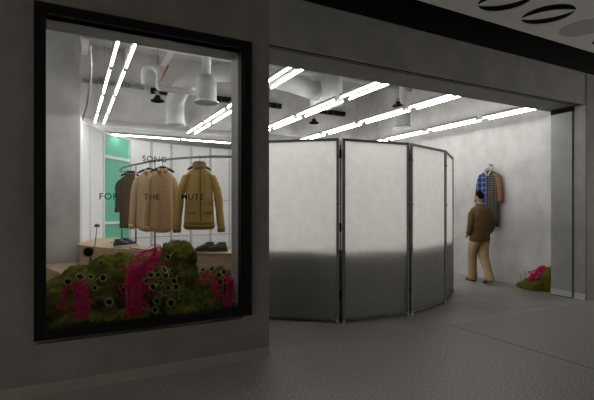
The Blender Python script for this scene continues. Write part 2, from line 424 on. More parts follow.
p = [o0, o0+Vector((0,0,.16)), o0+Vector((.03,0,.24)), o0+Vector((.11,0,.27)), o0+Vector((.19,0,.22)), o0+Vector((.21,0,.14)), o0+Vector((.21,0,-.01)), o0+Vector((.28,0,-.03)), o0+Vector((.75,0,-.03))]
tube(b, spline(p, 6), .045, 14); tag(link('pipe_bend', b, 'duct', None, True), 'grey U shaped pipe bend under the ceiling, seen through the window', 'pipe')
b = bmesh.new(); tube(b, [at(160, 82, 6.2), at(168, 66, 5.6)], .014, 8); tag(link('sprinkler_pipe', b, 'red_pipe', None, True), 'thin reddish pipe by the grey pipe bend', 'pipe')
b = bmesh.new(); tube(b, [(-1,5.3,ZC-.3),(XR,5.3,ZC-.3)], .03, 10); tag(link('conduit_pipe', b, 'duct', None, True), 'thin grey conduit running crosswise under the ceiling nearest the facade', 'pipe')
b = bmesh.new(); tube(b, [(-1,8.2,ZC-.3),(XR,8.2,ZC-.3)], .04, 10); tag(link('conduit_pipe', b, 'duct', None, True), 'grey pipe running crosswise under the ceiling near the back bulkhead', 'pipe')
b = bmesh.new(); tube(b, spline([at(90, 45, 5.2), at(91, 70, 5.3), at(88, 100, 5.6), at(83, 118, 6.0)], 6), .012, 8)
tag(link('hanging_cable', b, 'duct', None, True), 'pale cable sagging beside the left concrete wall', 'cable')

# ------------------------------------------------------------------ frosted screens
SP = [((2.19,5.19),(3.0,4.555)), ((3.04,4.535),(4.045,4.44)), ((4.09,4.445),(5.06,4.755)), ((5.10,4.785),(5.93,5.40))]
sl = ['frosted folding screen panel nearest the display window, left part hidden by the wall', 'middle frosted screen panel facing the street, between two dark hinged joints',
      'right frosted screen panel facing the street, angled back', 'last frosted screen panel, seen nearly edge-on behind the right corner']
for (a, c), lb in zip(SP, sl):
    a = Vector((*a, 0)); c = Vector((*c, 0)); L_ = (c-a).length; ang = math.atan2(c.y-a.y, c.x-a.x)
    t = empty('folding_screen', a, ang, lb, 'screen', 'frosted folding screens'); H = 2.33; f = .03
    b = bmesh.new(); z0 = .03
    for q in ((0,f,z0,H),(L_-f,L_,z0,H),(f,L_-f,H-f,H),(f,L_-f,z0,z0+.02)): box(b, q[0], q[1], -.018, .018, q[2], q[3])
    link('screen_frame', b, 'frame_grey', t)
    b = bmesh.new(); box(b, f, L_-f, -.003, .003, z0+.02, H-f); link('frosted_sheet', b, 'frost', t)
    for x in (.015, L_-.015):
        b = bmesh.new(); box(b, x-.02, x+.02, -.025, .025, 0, .03); link('foot', b, 'steel', t)
    for x, z in [(x, z) for z in (.35, .9, 1.5, 2.1) for x in (.016, L_-.016)]+[(f+.1+k*(L_-.26)/3, z0+.014) for k in range(4)]:
        b = bmesh.new(); tube(b, [(x,-.017,z),(x,-.026,z)], .009, 8); link('bolt', b, 'black', t)
for x, y, lb in ((3.02, 4.552, 'dark metal hinge joining the left and middle frosted screens'), (4.067, 4.448, 'dark metal hinge joining the middle and right frosted screens')):
    b = bmesh.new()
    for z in (.3, 1.15, 2.08): tube(b, [(x,y,z),(x,y,z+.11)], .014, 10)
    tube(b, [(x,y,.0),(x,y,2.25)], .006, 8)
    tag(link('hinge', b, 'black', None, True), lb, 'hinge')

# ------------------------------------------------------------------ curved oak counter
CP = spline([(.44,9.45,0),(.29,8.85,0),(.12,8.15,0),(.20,7.65,0),(.54,6.98,0),(1.02,6.3,0),(1.44,5.85,0),(1.86,5.5,0),(2.24,5.21,0)], 8)[:-1]
CP += [Vector((*p, 0)) for p in ((2.24,5.21),(2.65,4.885),(3.03,4.605),(3.3,4.575),(4.06,4.505),(4.4,4.605),(5.06,4.83),(5.4,5.08),(5.86,5.43))]
NN = normals2d(CP, 1)     # inward (away from the street)
def band(bm, pts, nn, w0, w1, z0, z1):
    rs = [[p+n*w0+Vector((0,0,z0)), p+n*w1+Vector((0,0,z0)), p+n*w1+Vector((0,0,z1)), p+n*w0+Vector((0,0,z1))] for p, n in zip(pts, nn)]
    return rings(bm, rs)
ct = empty('curved_counter', (0,0,0), 0, 'long curved oak counter running from the window display behind the frosted screens', 'counter')
W2 = .48
iS = 64
b = bmesh.new(); band(b, CP[:iS+1], NN[:iS+1], .012, W2-.012, 0, .825); link('counter_body', b, 'wood', ct)
b = bmesh.new(); band(b, CP[iS:], NN[iS:], .012, W2-.012, 0, .825); tag(link('counter_body', b, 'base_out', ct), 'grey counter body behind the frosted screens')
b = bmesh.new(); band(b, CP[iS:], NN[iS:], .0, .03, .85, .915); tag(link('added_upstand', b, 'base_out', ct), 'added grey ledge along the counter edge, raising the dark band in the screens')  # ledge added to lift the dark band that shows through the frosted sheets
b = bmesh.new(); band(b, CP, NN, 0, W2, .825, .85); link('counter_top', b, 'wood', ct)
LP = spline([(-.42,8.45,0),(-.37,8.1,0),(-.05,6.95,0),(.35,6.25,0),(.75,5.85,0),(1.1,5.7,0)], 8)
LPe = LP; 
b = bmesh.new()
# low step: fills between its own front curve and the counter's face
CQ = [p for p in CP if p.y < 8.47 and p.x < 1.45][:len(LP)]
import itertools
def resample(P, n):
    L = [0]
    for a, c in zip(P, P[1:]): L.append(L[-1]+(c-a).length)
    o = []
    for k in range(n):
        s = L[-1]*k/(n-1); i = max(j for j in range(len(L)) if L[j] <= s+1e-9); i = min(i, len(P)-2)
        o.append(P[i].lerp(P[i+1], (s-L[i])/(L[i+1]-L[i])))
    return o
A = resample(LP, 36); B = resample([Vector((.165,8.47,0))]+CQ, 36)
rings(b, [[a, c-Vector((.012,0,0)), c-Vector((.012,0,0))+Vector((0,0,.5)), a+Vector((0,0,.5))] for a, c in zip(A, B)])
tag(link('low_step', b, 'wood'), 'low curved oak step at the foot of the counter, beside the left concrete wall', 'step')

# ------------------------------------------------------------------ back panels
BP = [(.14,8.70),(.17,9.13),(.35,9.65),(.63,10.26),(1.25,10.98),(1.80,11.24),(2.32,11.40),(2.86,11.52),(3.42,11.62),(4.0,11.70),(4.6,11.74),(5.2,11.7),(5.8,11.55)]
on = ['first','second','third','fourth','fifth','sixth','seventh','eighth','ninth','tenth','eleventh','twelfth']
for i, (p, q) in enumerate(zip(BP, BP[1:])):
    p = Vector((*p,0)); q = Vector((*q,0)); L_ = (q-p).length; ang = math.atan2(q.y-p.y, q.x-p.x); teal = i == 3
    t = empty('wall_panel', p, ang, 'teal green wall panel in a white frame behind the clothes rail' if teal else f'white wall panel, {on[i]} from the left along the curved back wall', 'wall panel', 'curved back wall panels')
    b = bmesh.new(); zr = (1.12, 2.58) if teal else (1.62,); H = 3.12
    for a_, c_ in ((0,.025),(L_-.025,L_)): box(b, a_, c_, -.03, .02, 0, H)
    if i < 4: box(b, .025, L_-.025, -.03, .02, H-.05, H)
    else: box(b, .025, L_-.025, -.012, .01, H-.02, H)
    if teal:
        for z in zr: box(b, .025, L_-.025, -.03, .02, z-.03, z+.03)
    elif i > 3:
        for z in (.72, 1.66): box(b, .025, L_-.025, -.012, .02, z-.012, z+.012)
    link('panel_frame', b, 'panel_frame' if i < 4 else 'duct', t)
    b = bmesh.new(); box(b, .025, L_-.025, 0, .012, 0, H-.02); link('panel_sheet', b, 'teal' if teal else 'white_panel', t)

# ------------------------------------------------------------------ clothes rail
RZ = 2.15
cr = empty('clothes_rail', (0,0,0), 0, 'curved brushed metal clothes rail standing on the oak counter', 'clothes rail')
RP = spline([(1.15,8.95,RZ),(.95,8.9,RZ),(.82,8.65,RZ),(.79,8.2,RZ),(.88,7.55,RZ),(1.05,6.8,RZ),(1.2,6.4,RZ),(1.55,5.85,RZ),(1.9,5.62,RZ),(2.35,5.5,RZ)], 8)
b = bmesh.new(); tube(b, RP, .017, 12); link('rail_bar', b, 'rail', cr, True)
for (x, y) in ((.80,8.1),(.93,7.3),(1.11,6.62),(2.3,5.51)):
    b = bmesh.new(); tube(b, [(x,y,.865),(x,y,RZ-.01)], .013, 10); link('post', b, 'rail', cr, True)
    b = bmesh.new(); tube(b, [(x,y,.85),(x,y,.865)], .045, 16); link('base_plate', b, 'rail', cr)

# ------------------------------------------------------------------ garments
def ell(cx, cy, z, a, d, n=40, fold=0, k=7, ph=0):
    o = []
    for i in range(n):
        t = 2*PI*i/n; c, s = math.cos(t), math.sin(t)
        c2 = math.copysign(abs(c)**.8, c); s2 = math.copysign(abs(s)**.8, s)
        f = 1+fold*(math.sin(k*t+ph)+.5*math.sin((k*2-3)*t+ph*2))
        o.append(Vector((cx+a*c2*(1+fold*.2*math.sin(3*t)), cy+d*s2*f, z+fold*.0)))
    return o

def make_hanger(loc, rz, half, label, hook=.12):
    t = empty('coat_hanger', loc, rz, label, 'hanger')
    b = bmesh.new()
    pts = spline([(-half,0,-.075),(-half*.5,0,-.035),(0,0,-.008),(half*.5,0,-.035),(half,0,-.075)], 6)
    rings(b, [[p+Vector((0,.014*math.cos(2*PI*k/10),(.02 if abs(p.x) < half*.9 else .012)*math.sin(2*PI*k/10))) for k in range(10)] for p in pts]); link('hanger_arm', b, 'hanger', t, True)
    b = bmesh.new(); c = hook-.028
    hp = [(0,0,0),(0,0,c-.03)]+[(.024*math.sin(a)-0.0, 0, c+.0-.024*math.cos(a)+.024-.024) for a in ()]
    hp += [(.026*math.cos(a), 0, c+.026*math.sin(a)) for a in [R(x) for x in (-60,-20,20,60,90,130,170,200)]]
    tube(b, hp, .0035, 8); link('hook', b, 'rail', t, True)
    return t

def garment(name, label, loc, rz, W, L, m, hemW=None, D=.07, SL=.62, sr=(.075,.055), sx=.06, fold=.12, curved=0, collar='shirt', parts=(), k=7, ph=0, cat='shirt', sm=None, lm=None):
    """origin = hanger neck; W half shoulder width; L length"""
    loc = Vector(loc)-Vector((0,0,.028)); t = empty(name, loc, rz, label, cat); hemW = hemW or W*1.05
    b = bmesh.new(); prof = [(0.0,.055,.045),(-.02,.072,.05),(-.05,W*.60,.055),(-.085,W*.86,.06),(-.12,W,.065)]
    n = 14
    for i in range(1, n+1):
        u = i/n; prof.append((-.10-(L-.10)*u, W*.97+(hemW-W*.97)*u, .07+(D-.07)*u))
    rs = []
    for i, (z, a, d) in enumerate(prof):
        u = max(0, (i-4)/n); r = ell(0, 0, z, a, d, 48, fold*u, k, ph)
        if i >= len(prof)-4 and curved:
            w_ = (i-len(prof)+5)/4
            for p in r: p.z += curved*w_*(abs(p.x)/a)**3
        rs.append(r)
    rings(b, rs); bd = link('body', b, m, t, True)
    for s in (-1, 1):
        b = bmesh.new(); P = spline([(s*W*.80,0,-.105),(s*(W+.012),0,-.20),(s*(W+sx*.6),-.01,-.38),(s*(W+sx),-.015,-SL)], 6); q = len(P)
        rr = []
        for i, p in enumerate(P):
            u = i/(q-1); ra = sr[0]+(sr[1]-sr[0])*u; wob = 1+.06*math.sin(i*1.9+ph+s)
            rr.append([p+Vector((ra*wob*math.cos(2*PI*j/20), ra*.75*math.sin(2*PI*j/20), -.3*ra*math.cos(2*PI*j/20)*s*(1-u))) for j in range(20)])
        rings(b, rr); mm = (sm or {}).get(s, m); sl_ = link('sleeve', b, mm, t, True)
        b = bmesh.new(); p = P[-1]; ra = sr[1]
        rings(b, [[Vector((p.x+ra*f*math.cos(2*PI*j/20), p.y+ra*f*.78*math.sin(2*PI*j/20), p.z+z)) for j in range(20)] for f, z in ((1.02,.03),(1.08,.0),(1.02,-.045))])
        link('cuff', b, lm or mm, sl_, True)
    if collar:
        b = bmesh.new()
        if collar == 'shirt':
            for s in (-1,1):
                rings(b, [[Vector((s*x, y, z)) for x, y, z in q] for q in
                    (((.0,.05,.035),(.0,.05,.0),(.005,.058,.0),(.005,.058,.035)), ((.055,.02,.03),(.065,.02,-.01),(.075,.022,-.01),(.062,.022,.03)),
                     ((.05,-.04,.01),(.075,-.06,-.04),(.08,-.068,-.04),(.055,-.05,.01)), ((.012,-.06,-.02),(.04,-.075,-.075),(.044,-.082,-.075),(.015,-.07,-.02)))])
        else:
            hgt = .05 if collar == 'stand' else .022
            o_ = [[Vector((ra*math.cos(2*PI*j/28)*1.1, ra*.8*math.sin(2*PI*j/28), z+(.030 if z > .01 else .0)*math.sin(2*PI*j/28))) for j in range(28)] for ra, z in ((.088,-.03),(.085,hgt*.6),(.075,hgt),(.062,hgt),(.06,.0))]
            rings(b, o_, cap=False)
        link('collar', b, lm or m, t, True)
    return t

def placket(t, m, L, x=0, w=.02, buttons=6, y=-.073, y1=None, top=-.05):
    y1 = y if y1 is None else y1
    b = bmesh.new()
    rs = []
    for i in range(13):
        z = top-(L-abs(top))*i/12*.985; yy = y+(y1-y)*i/12-(0 if i else -.012)
        rs.append([Vector((x-w,yy+.03,z)),Vector((x-w,yy-.006,z)),Vector((x+w,yy-.006,z)),Vector((x+w,yy+.03,z))])
    rings(b, rs); link('placket', b, m, t)
    for i in range(buttons):
        u = (i+.5)/buttons; z = top-(L-abs(top))*u; yy = y+(y1-y)*u
        b = bmesh.new(); tube(b, [(x,yy-.006,z),(x,yy-.011,z)], .008, 10); link('button', b, 'button', t)

def pocket(t, m, x, z, w, h, y, flap=True):
    b = bmesh.new(); box(b, x-w/2, x+w/2, y-.008, y+.03, z-h, z, bev=.003); o = link('pocket', b, m, t)
    if flap:
        b = bmesh.new(); box(b, x-w/2-.004, x+w/2+.004, y-.015, y+.02, z-h*.28, z+.01, bev=.003); link('flap', b, m, o)

HOOK = .125
def hung(x, y): return Vector((x, y, RZ-HOOK+.055-.03))
def faceto(x, y, extra=0): return -math.atan2(x, y)+extra
# brown
for (x, y) in ((.88,7.55),):
    h_ = hung(x, y); make_hanger(h_, faceto(x, y), .15, 'black hanger inside the dark brown top', HOOK)
    garment('knit_top', 'dark brown long top at the left end of the rail before the teal panel', h_, faceto(x, y), .17, .90, 'brown_knit', .17, SL=.60, sx=.02, sr=(.055,.05), collar='crew', cat='top', k=5)
x, y = 1.055, 6.78; h_ = hung(x, y); make_hanger(h_, faceto(x, y), .17, 'black hanger inside the cream shirt', HOOK)
g = garment('long_shirt', 'cream long-sleeved shirt partly hidden behind the tan buttoned shirt', h_, faceto(x, y), .175, .93, 'cream', .185, SL=.84, sx=.075, sr=(.055,.042), curved=.08, ph=1)
placket(g, 'cream', .9); pocket(g, 'cream', -.10, -.22, .10, .12, -.07)
x, y = 1.185, 6.44; h_ = hung(x, y); make_hanger(h_, faceto(x, y), .17, 'black hanger inside the tan buttoned shirt', HOOK)
g = garment('long_shirt', 'tan buttoned shirt with curved hem hanging in the middle of the rail', h_, faceto(x, y), .155, .93, 'tan', .185, SL=.86, sx=.06, sr=(.05,.038), curved=.10, ph=2.2)
placket(g, 'tan', .9, y1=-.08)
x, y = 1.565, 5.84; h_ = hung(x, y); make_hanger(h_, faceto(x, y), .16, 'black hanger inside the mustard jacket', HOOK)
g = garment('jacket', 'mustard brown short jacket with flap pockets hanging at the right end of the rail', h_, faceto(x, y), .175, .80, 'mustard', .205, D=.10, SL=.86, sx=.12, sr=(.078,.05), collar='stand', fold=.05, cat='jacket', lm='mustard_dark', ph=.5)
placket(g, 'mustard', .74, x=.035, w=.022, buttons=0, y1=-.095)
b = bmesh.new(); tube(b, [(.014,-.083,-.05),(.014,-.108,-.76)], .004, 6); link('zip', b, 'button', g)
for s in (-1, 1): pocket(g, 'mustard', s*.108, -.46, .14, .17, -.09)
b = bmesh.new(); rings(b, [ell(0,0,z,a,d,48) for z, a, d in ((-.80,.208,.108),(-.815,.214,.112),(-.85,.20,.105),(-.865,.18,.095))]); link('waistband', b, 'mustard_dark', g, True)

# ------------------------------------------------------------------ shoes
def shoe(loc, rz, label, mu, ms, group):
    t = empty('shoe', loc, rz, label, 'shoe', group)
    def foot(z0, z1, grow=0, heel=1):
        out = []
        return out
    b = bmesh.new(); n = 24
    def outline(g, z):
        o = []
        for i in range(n):
            a = 2*PI*i/n; y = .14*math.sin(a); wv = .040+.010*math.sin(a)+(.004 if abs(math.sin(a)) < .5 else 0)
            o.append(Vector(((wv+g)*math.cos(a)+.006*math.sin(a), y*(1+g*6), z)))
        return o
    rings(b, [outline(.004,0), outline(.007,.01), outline(.005,.028)]); link('sole', b, ms, t, True)
    b = bmesh.new(); rs = []
    for i in range(13):
        y = -.133+.27*i/12; u = i/12
        w_ = .044*math.sin(PI*min(max((u+.06)/1.12,0),1))**.4*(1+.12*u)
        h_ = [.03,.085,.092,.095,.098,.095,.085,.072,.062,.055,.05,.04,.022][i]
        rs.append([Vector((w_*math.cos(2*PI*k/14), y, .026+max(0, h_*.5+h_*.5*math.sin(2*PI*k/14)))) for k in range(14)])
    rings(b, rs); link('upper', b, mu, t, True)
    b = bmesh.new(); rings(b, [[Vector((rx*math.cos(2*PI*k/16), -.06+ry*math.sin(2*PI*k/16), z)) for k in range(16)] for rx, ry, z in ((.034,.055,.105),(.036,.058,.128),(.026,.046,.128),(.024,.044,.11))]); link('collar', b, mu, t, True)
    b = bmesh.new()
    for y in (.01,.032,.054): tube(b, [(-.022,y,.113-(y)*.5),(0,y+.004,.122-(y)*.5),(.022,y,.113-(y)*.5)], .004, 6)
    link('lace', b, ms, t)
shoe((.70,7.10,.85), R(-62), 'black shoe with pale sole, front one of the pair by the teal panel', 'shoe', 'sole', 'black shoes')
shoe((.82,7.25,.85), R(-58), 'black shoe with pale sole, rear one of the pair by the teal panel', 'shoe', 'sole', 'black shoes')
shoe((1.66,5.86,.85), R(78), 'olive grey shoe on the counter below the jacket, left one of the pair', 'shoe_olive', 'sole_dark', 'olive shoes')
shoe((1.80,5.76,.85), R(70), 'olive grey shoe on the counter below the jacket, right one of the pair', 'shoe_olive', 'sole_dark', 'olive shoes')

# ------------------------------------------------------------------ moss, plants
def moss(name, label, blobs, seed, disp=.035, blades=5000, vox=.022, floor=0):
    b = bmesh.new()
    for (x, y, z, rx, ry, rz) in blobs:
        r = bmesh.ops.create_icosphere(b, subdivisions=3, radius=1)
        for v in r['verts']: v.co = Vector((x+v.co.x*rx, y+v.co.y*ry, z+v.co.z*rz))
    o = link(name, b, 'moss', None, True); mod = o.modifiers.new('r', 'REMESH'); mod.mode = 'VOXEL'; mod.voxel_size = vox
    evaluated(o); me = o.data
    if not me.materials: me.materials.append(M['moss'])
    nn = [v.normal.copy() for v in me.vertices]
    for v, n_ in zip(me.vertices, nn):
        q = v.co+Vector((seed*3.1,0,0))
        v.co += n_*(disp*noise.noise(q*6)+disp*.9*abs(noise.noise(q*14))+disp*.5*noise.noise(q*35))
        if v.co.z < floor: v.co.z = floor
    me.update()
    for p in me.polygons: p.use_smooth = True
    rnd = random.Random(seed); bb = bmesh.new(); polys = me.polygons
    for _ in range(blades):
        p = polys[rnd.randrange(len(polys))]
        if p.normal.z < -.3: continue
        c = p.center; n_ = (p.normal+Vector((rnd.uniform(-.8,.8), rnd.uniform(-.8,.8), rnd.uniform(-.4,.8)))).normalized(); L_ = rnd.uniform(.012,.032)
        sd = n_.cross(Vector((rnd.random(), rnd.random(), rnd.random()))).normalized()*.0022
        a = bb.verts.new(c-sd); d = bb.verts.new(c+sd); e = bb.verts.new(c+n_*L_); bb.faces.new((a, d, e))
    me2 = bpy.data.meshes.new('moss_fronds'); bb.to_mesh(me2); bb.free(); me2.materials.append(M['moss2'])
    f = bpy.data.objects.new('moss_fronds', me2); C.objects.link(f); f.parent = o; f['kind'] = 'stuff'
    tag(o, label, 'moss mound'); return o
b = bmesh.new(); box(b, -.55, 1.59, YB+.001, 5.0, 0, .40)
tag(link('display_plinth', b, 'facade'), 'low dark plinth carrying the moss mounds inside the window', 'plinth')
FM = .401
moss('moss_mound', 'broad low green moss mound at the left of the display window', [(-.06,4.62,.54,.26,.40,.26),(.12,4.6,.60,.24,.42,.30),(.30,4.6,.66,.22,.42,.32),(.46,4.6,.70,.20,.40,.29),(.64,4.6,.64,.20,.40,.32),(.05,4.42,.46,.26,.26,.24),(.3,4.42,.5,.2,.26,.26),(.58,4.44,.5,.24,.26,.26),(.1,4.16,.41,.26,.18,.13),(.5,4.16,.41,.28,.18,.13)], 1, floor=FM, blades=9000)
moss('moss_mound', 'tall upright green moss mound in the middle of the display window', [(1.0,4.6,.60,.21,.36,.40),(.98,4.62,.82,.18,.28,.27),(.92,4.55,.90,.11,.2,.17),(1.08,4.58,.90,.09,.18,.2),(.9,4.35,.45,.25,.26,.25),(.86,4.5,.72,.13,.24,.26),(.95,4.16,.41,.22,.17,.13)], 2, floor=FM, blades=9000)
moss('moss_mound', 'small low green moss mound at the right of the display window', [(1.26,4.45,.45,.20,.32,.22),(1.40,4.5,.60,.17,.26,.20),(1.25,4.5,.55,.16,.26,.18),(1.3,4.3,.40,.2,.18,.2),(1.24,4.15,.41,.19,.16,.12)], 3, floor=FM, blades=7000)
moss('moss_mound', 'low yellow green moss mound on the floor at the foot of the right wall', [(7.37,4.96,.02,.15,.20,.09),(7.34,4.80,.03,.18,.24,.15),(7.40,4.60,.12,.13,.17,.28)], 4, floor=0.0, blades=6000, vox=.016, disp=.03)

def pod(p, r, dirv, label, stem_to=None, group='ringed pod flowers', big=False):
    t = empty('pod_flower', p, 0, label, 'flower', group); d = Vector(dirv).normalized()
    q = Vector((0,0,1)).rotation_difference(d).to_matrix()
    b = bmesh.new(); n = 22
    prof = [(r*.35,-r*1.3),(r*.75,-r*.6),(r*.95,0),(r*1.05,r*.12),(r*.95,r*.22),(r*(.82 if big else .66),r*.12),(r*(.78 if big else .6),-r*.1)]
    rs = []
    for j, (a, z) in enumerate(prof): rs.append([q@Vector(((a*(1+(.07*math.sin(7*2*PI*k/n) if j in (3,4) else 0)))*math.cos(2*PI*k/n), a*math.sin(2*PI*k/n), z)) for k in range(n)])
    rings(b, rs, cap=False); link('pod_ring', b, 'pod', t, True)
    b = bmesh.new(); rings(b, [[q@Vector((a*math.cos(2*PI*k/16), a*math.sin(2*PI*k/16), z)) for k in range(16)] for a, z in ((r*(.84 if big else .68),-r*.1),(r*(.80 if big else .6),r*.06),(r*.3,r*.12))]); link('pod_centre', b, 'pod_dark', t, True)
    if stem_to is not None:
        e = Vector(stem_to)-Vector(p); b = bmesh.new(); st = q@Vector((0,0,-r*1.2))
        tube(b, spline([st, st.lerp(e,.5)+Vector((.012,0,.02)), e], 5), r*.14+.001, 7); link('stem', b, 'stem', t, True)
def dcam(p, jx=0, jz=0): return Vector((-p.x*.9+jx*3, -p.y, jz*3+.5)).normalized()
rn = random.Random(5)
Yp = 4.10
PL = [(68,282,5,'green ringed pod flower at the far left of the window moss'),(80,277,5.5,'green ringed pod flower above the left magenta tassel'),
      (91,277,4,'dull ringed pod flower right of the one above the left tassel'),(95,288,4,'dark small pod flower to the right of the left tassel'),
      (101,263,4.6,'ringed pod flower standing on the left mound crest'),(103,278,5,'tilted green pod flower with pale trumpet at the middle of the left mound'),
      (109,302,5,'lone green ringed pod flower low on the left mound with a pale stem')]
for i, (px, py, r_, lb) in enumerate(PL):
    yy = 4.10 if i != 4 else 4.35; p = at(px, py, yy-.03*(i in (0,)) ); d = dcam(p, rn.uniform(-1,1), rn.uniform(-.3,1.)); st = p-d*.16 if i not in (5,6) else at(px-14, py+(-4 if i==6 else 8), 4.12)
    pod(p, r_/430*3.1, d, lb, st)
p = at(88.5, 252, 4.12); pod(p, .045, dcam(p), 'large black-centred pod flower on an upright stem over the left mound', at(89, 270, 4.3), big=True)
# dried flower on a long stem
p = at(97, 226, 4.25); t = empty('dried_flower', p, 0, 'small dried brown flower on a long thin stem at the left of the window', 'flower')
b = bmesh.new()
for k in range(14):
    a = 2*PI*k/14; 
    tube(b, [(0,0,0),(.012*math.cos(a),.012*math.sin(a),.010),(.024*math.cos(a),.024*math.sin(a),-.012+.012*rn.random())], [.004,.008,.002], 6)
link('petals', b, 'dry', t, True)
b = bmesh.new(); e = at(91, 262, 4.35)-p; tube(b, spline([(0,0,0), e*.5+Vector((.008,0,0)), e], 5), .0035, 6); link('stem', b, 'stem', t, True)
MID = [(168,257,4.6,4.28),(164,270,6,4.08),(158,275,5,4.06),(151,275,5,4.05),(166,276,5,4.05),(161,283,4.5,4.04),(172,271,4,4.1),(174,281,5,4.07),(153,287,5.5,4.02),(176,287,5,4.06),(168,288,4.5,4.05),(157,301,5,4.02),(155,310,5,4.02),(171,303,6,4.0),(181,296,4,4.06),(146,281,4.5,4.04),(163,294,4,4.03)]
for px, py, r_, Y in MID:
    p = at(px, py, Y); d = dcam(p, rn.uniform(-1.5,1.5), rn.uniform(-.8,1.5))
    lone = (px, py) == (168,257); low = (px, py) == (171,303)
    pod(p, r_/430*2.9, d, 'lone ringed pod flower high on the tall middle moss mound' if lone else 'green ringed pod flower low on the middle mound, trailing a pale curled stem' if low else 'green ringed pod flower in the crowded cluster on the front of the middle moss mound',
        at(158,293,4.0) if low else p-d*.12, 'ringed pod flowers' if lone or low else 'clustered pod flowers on the middle mound')
RT = [(212,269,5),(219,275,5),(224,272,4.5),(220,282,5),(207,273,4),(231,278,4),(226,280,4),(203,270,3.5),(216,279,4)]
for px, py, r_ in RT:
    p = at(px, py, 4.18); d = dcam(p, rn.uniform(-1.5,1.5), rn.uniform(0,2)); pod(p, r_/430*3.2, d, 'green ringed pod flower in the cluster on the right moss mound', p-d*.12, 'clustered pod flowers on the right mound')

def tassel(label, starts, ends, n, Y, rad=.006, seed=1, arch=.06, loops=0):
    rd = random.Random(seed); b = bmesh.new()
    for i in range(n):
        u = rd.random(); s0 = starts[0].lerp(starts[1], rd.random()); e0 = ends[0].lerp(ends[1], u)
        e0 = Vector((e0.x, e0.y, e0.z+rd.random()**2*.22)); s0 = s0+Vector((rd.uniform(-.03,.03), rd.uniform(0,.05), rd.uniform(-.02,.02)))
        m1 = s0.lerp(e0, .22)+Vector((rd.uniform(-.01,.01), -.02, arch*rd.random())); m2 = s0.lerp(e0, .6)+Vector((rd.uniform(-.03,.03)+(e0.x-s0.x)*.2, rd.uniform(-.02,.01), rd.uniform(0,.03)))
        pts = spline([s0, m1, m2, e0], 5); tube(b, pts, [rad*(.75+.35*math.sin(j*1.3+i)) for j in range(len(pts))], 6)
    for i in range(loops):
        c = starts[0].lerp(ends[1], .3+.6*rd.random())+Vector((rd.uniform(-.12,.12),-.02,0)); rr = rd.uniform(.02,.045)
        tube(b, [c+Vector((rr*math.cos(a), .01*math.sin(3*a), rr*1.3*math.sin(a))) for a in [k*PI/6 for k in range(10)]], rad*.7, 6)
    return tag(link('flower_tassel', b, 'pink', None, True), label, 'tassel', 'magenta tassels')
tassel('magenta stringy tassel hanging down the left moss mound', (at(70,285,4.07), at(86,281,4.07)), (at(74,326,4.03), at(88,326,4.03)), 34, 4.05, .0055, 3, loops=5)
tassel('thin magenta strands at the far left below the pod flowers', (at(60,290,4.08), at(75,284,4.08)), (at(57,308,4.05), at(69,316,4.05)), 9, 4.05, .0045, 13, loops=2)
tassel('large magenta stringy tassel between the left and middle moss mounds', (at(128,266,4.15), at(154,265,4.12)), (at(127,324,4.02), at(140,322,4.02)), 70, 4.05, .006, 5, .08, loops=14)
tassel('magenta strands draped over the shoulder of the middle mound', (at(160,246,4.3), at(157,262,4.15)), (at(130,268,4.1), at(150,300,4.03)), 40, 4.05, .0055, 8, .05, loops=8)
tassel('magenta stringy tassel hanging at the right edge of the window display', (at(226,276,4.12), at(233,280,4.12)), (at(224,318,4.03), at(238,316,4.03)), 24, 4.05, .0055, 11, loops=3)
tassel('magenta strands curving across the right moss mound', (at(200,283,4.08), at(210,276,4.1)), (at(216,298,4.03), at(222,300,4.03)), 12, 4.05, .005, 15, .12, loops=3)
tassel('arched magenta strands on the floor moss by the right wall', (Vector((7.36,4.56,.38)), Vector((7.38,4.70,.36))), (Vector((7.22,4.92,.10)), Vector((7.24,4.80,.12))), 22, 4.8, .008, 21, .12, loops=6)
for i, (x, y, z) in enumerate(((7.30,5.06,.24),(7.34,5.0,.28),(7.28,4.96,.18),(7.4,4.93,.24))):
    t = empty('yellow_flower', (x,y,z), 0, 'small yellow flower with green leaves in the floor moss by the right wall', 'flower', 'small yellow flowers in the floor moss')
    b = bmesh.new()
    for k in range(6):
        a = 2*PI*k/6; tube(b, [(0,0,0),(.012*math.cos(a),.012*math.sin(a),.008),(.022*math.cos(a),.022*math.sin(a),.004)], [.004,.007,.002], 6)
    link('petals', b, 'yellow', t, True)
    b = bmesh.new(); tube(b, spline([(0,0,0),(.01,0,-z*.4),(0,.01,-z+.06)], 4), .004, 6)
    for k in range(6):
        a = k*2.1; zz = -z*.12*k*.8; box(b, -.008,.008,0,.05,-.001,.001, Matrix.Translation((0,0,zz))@Matrix.Rotation(a,4,'Z')@Matrix.Rotation(.5,4,'X'))
    link('leafy_stem', b, 'stem', t)

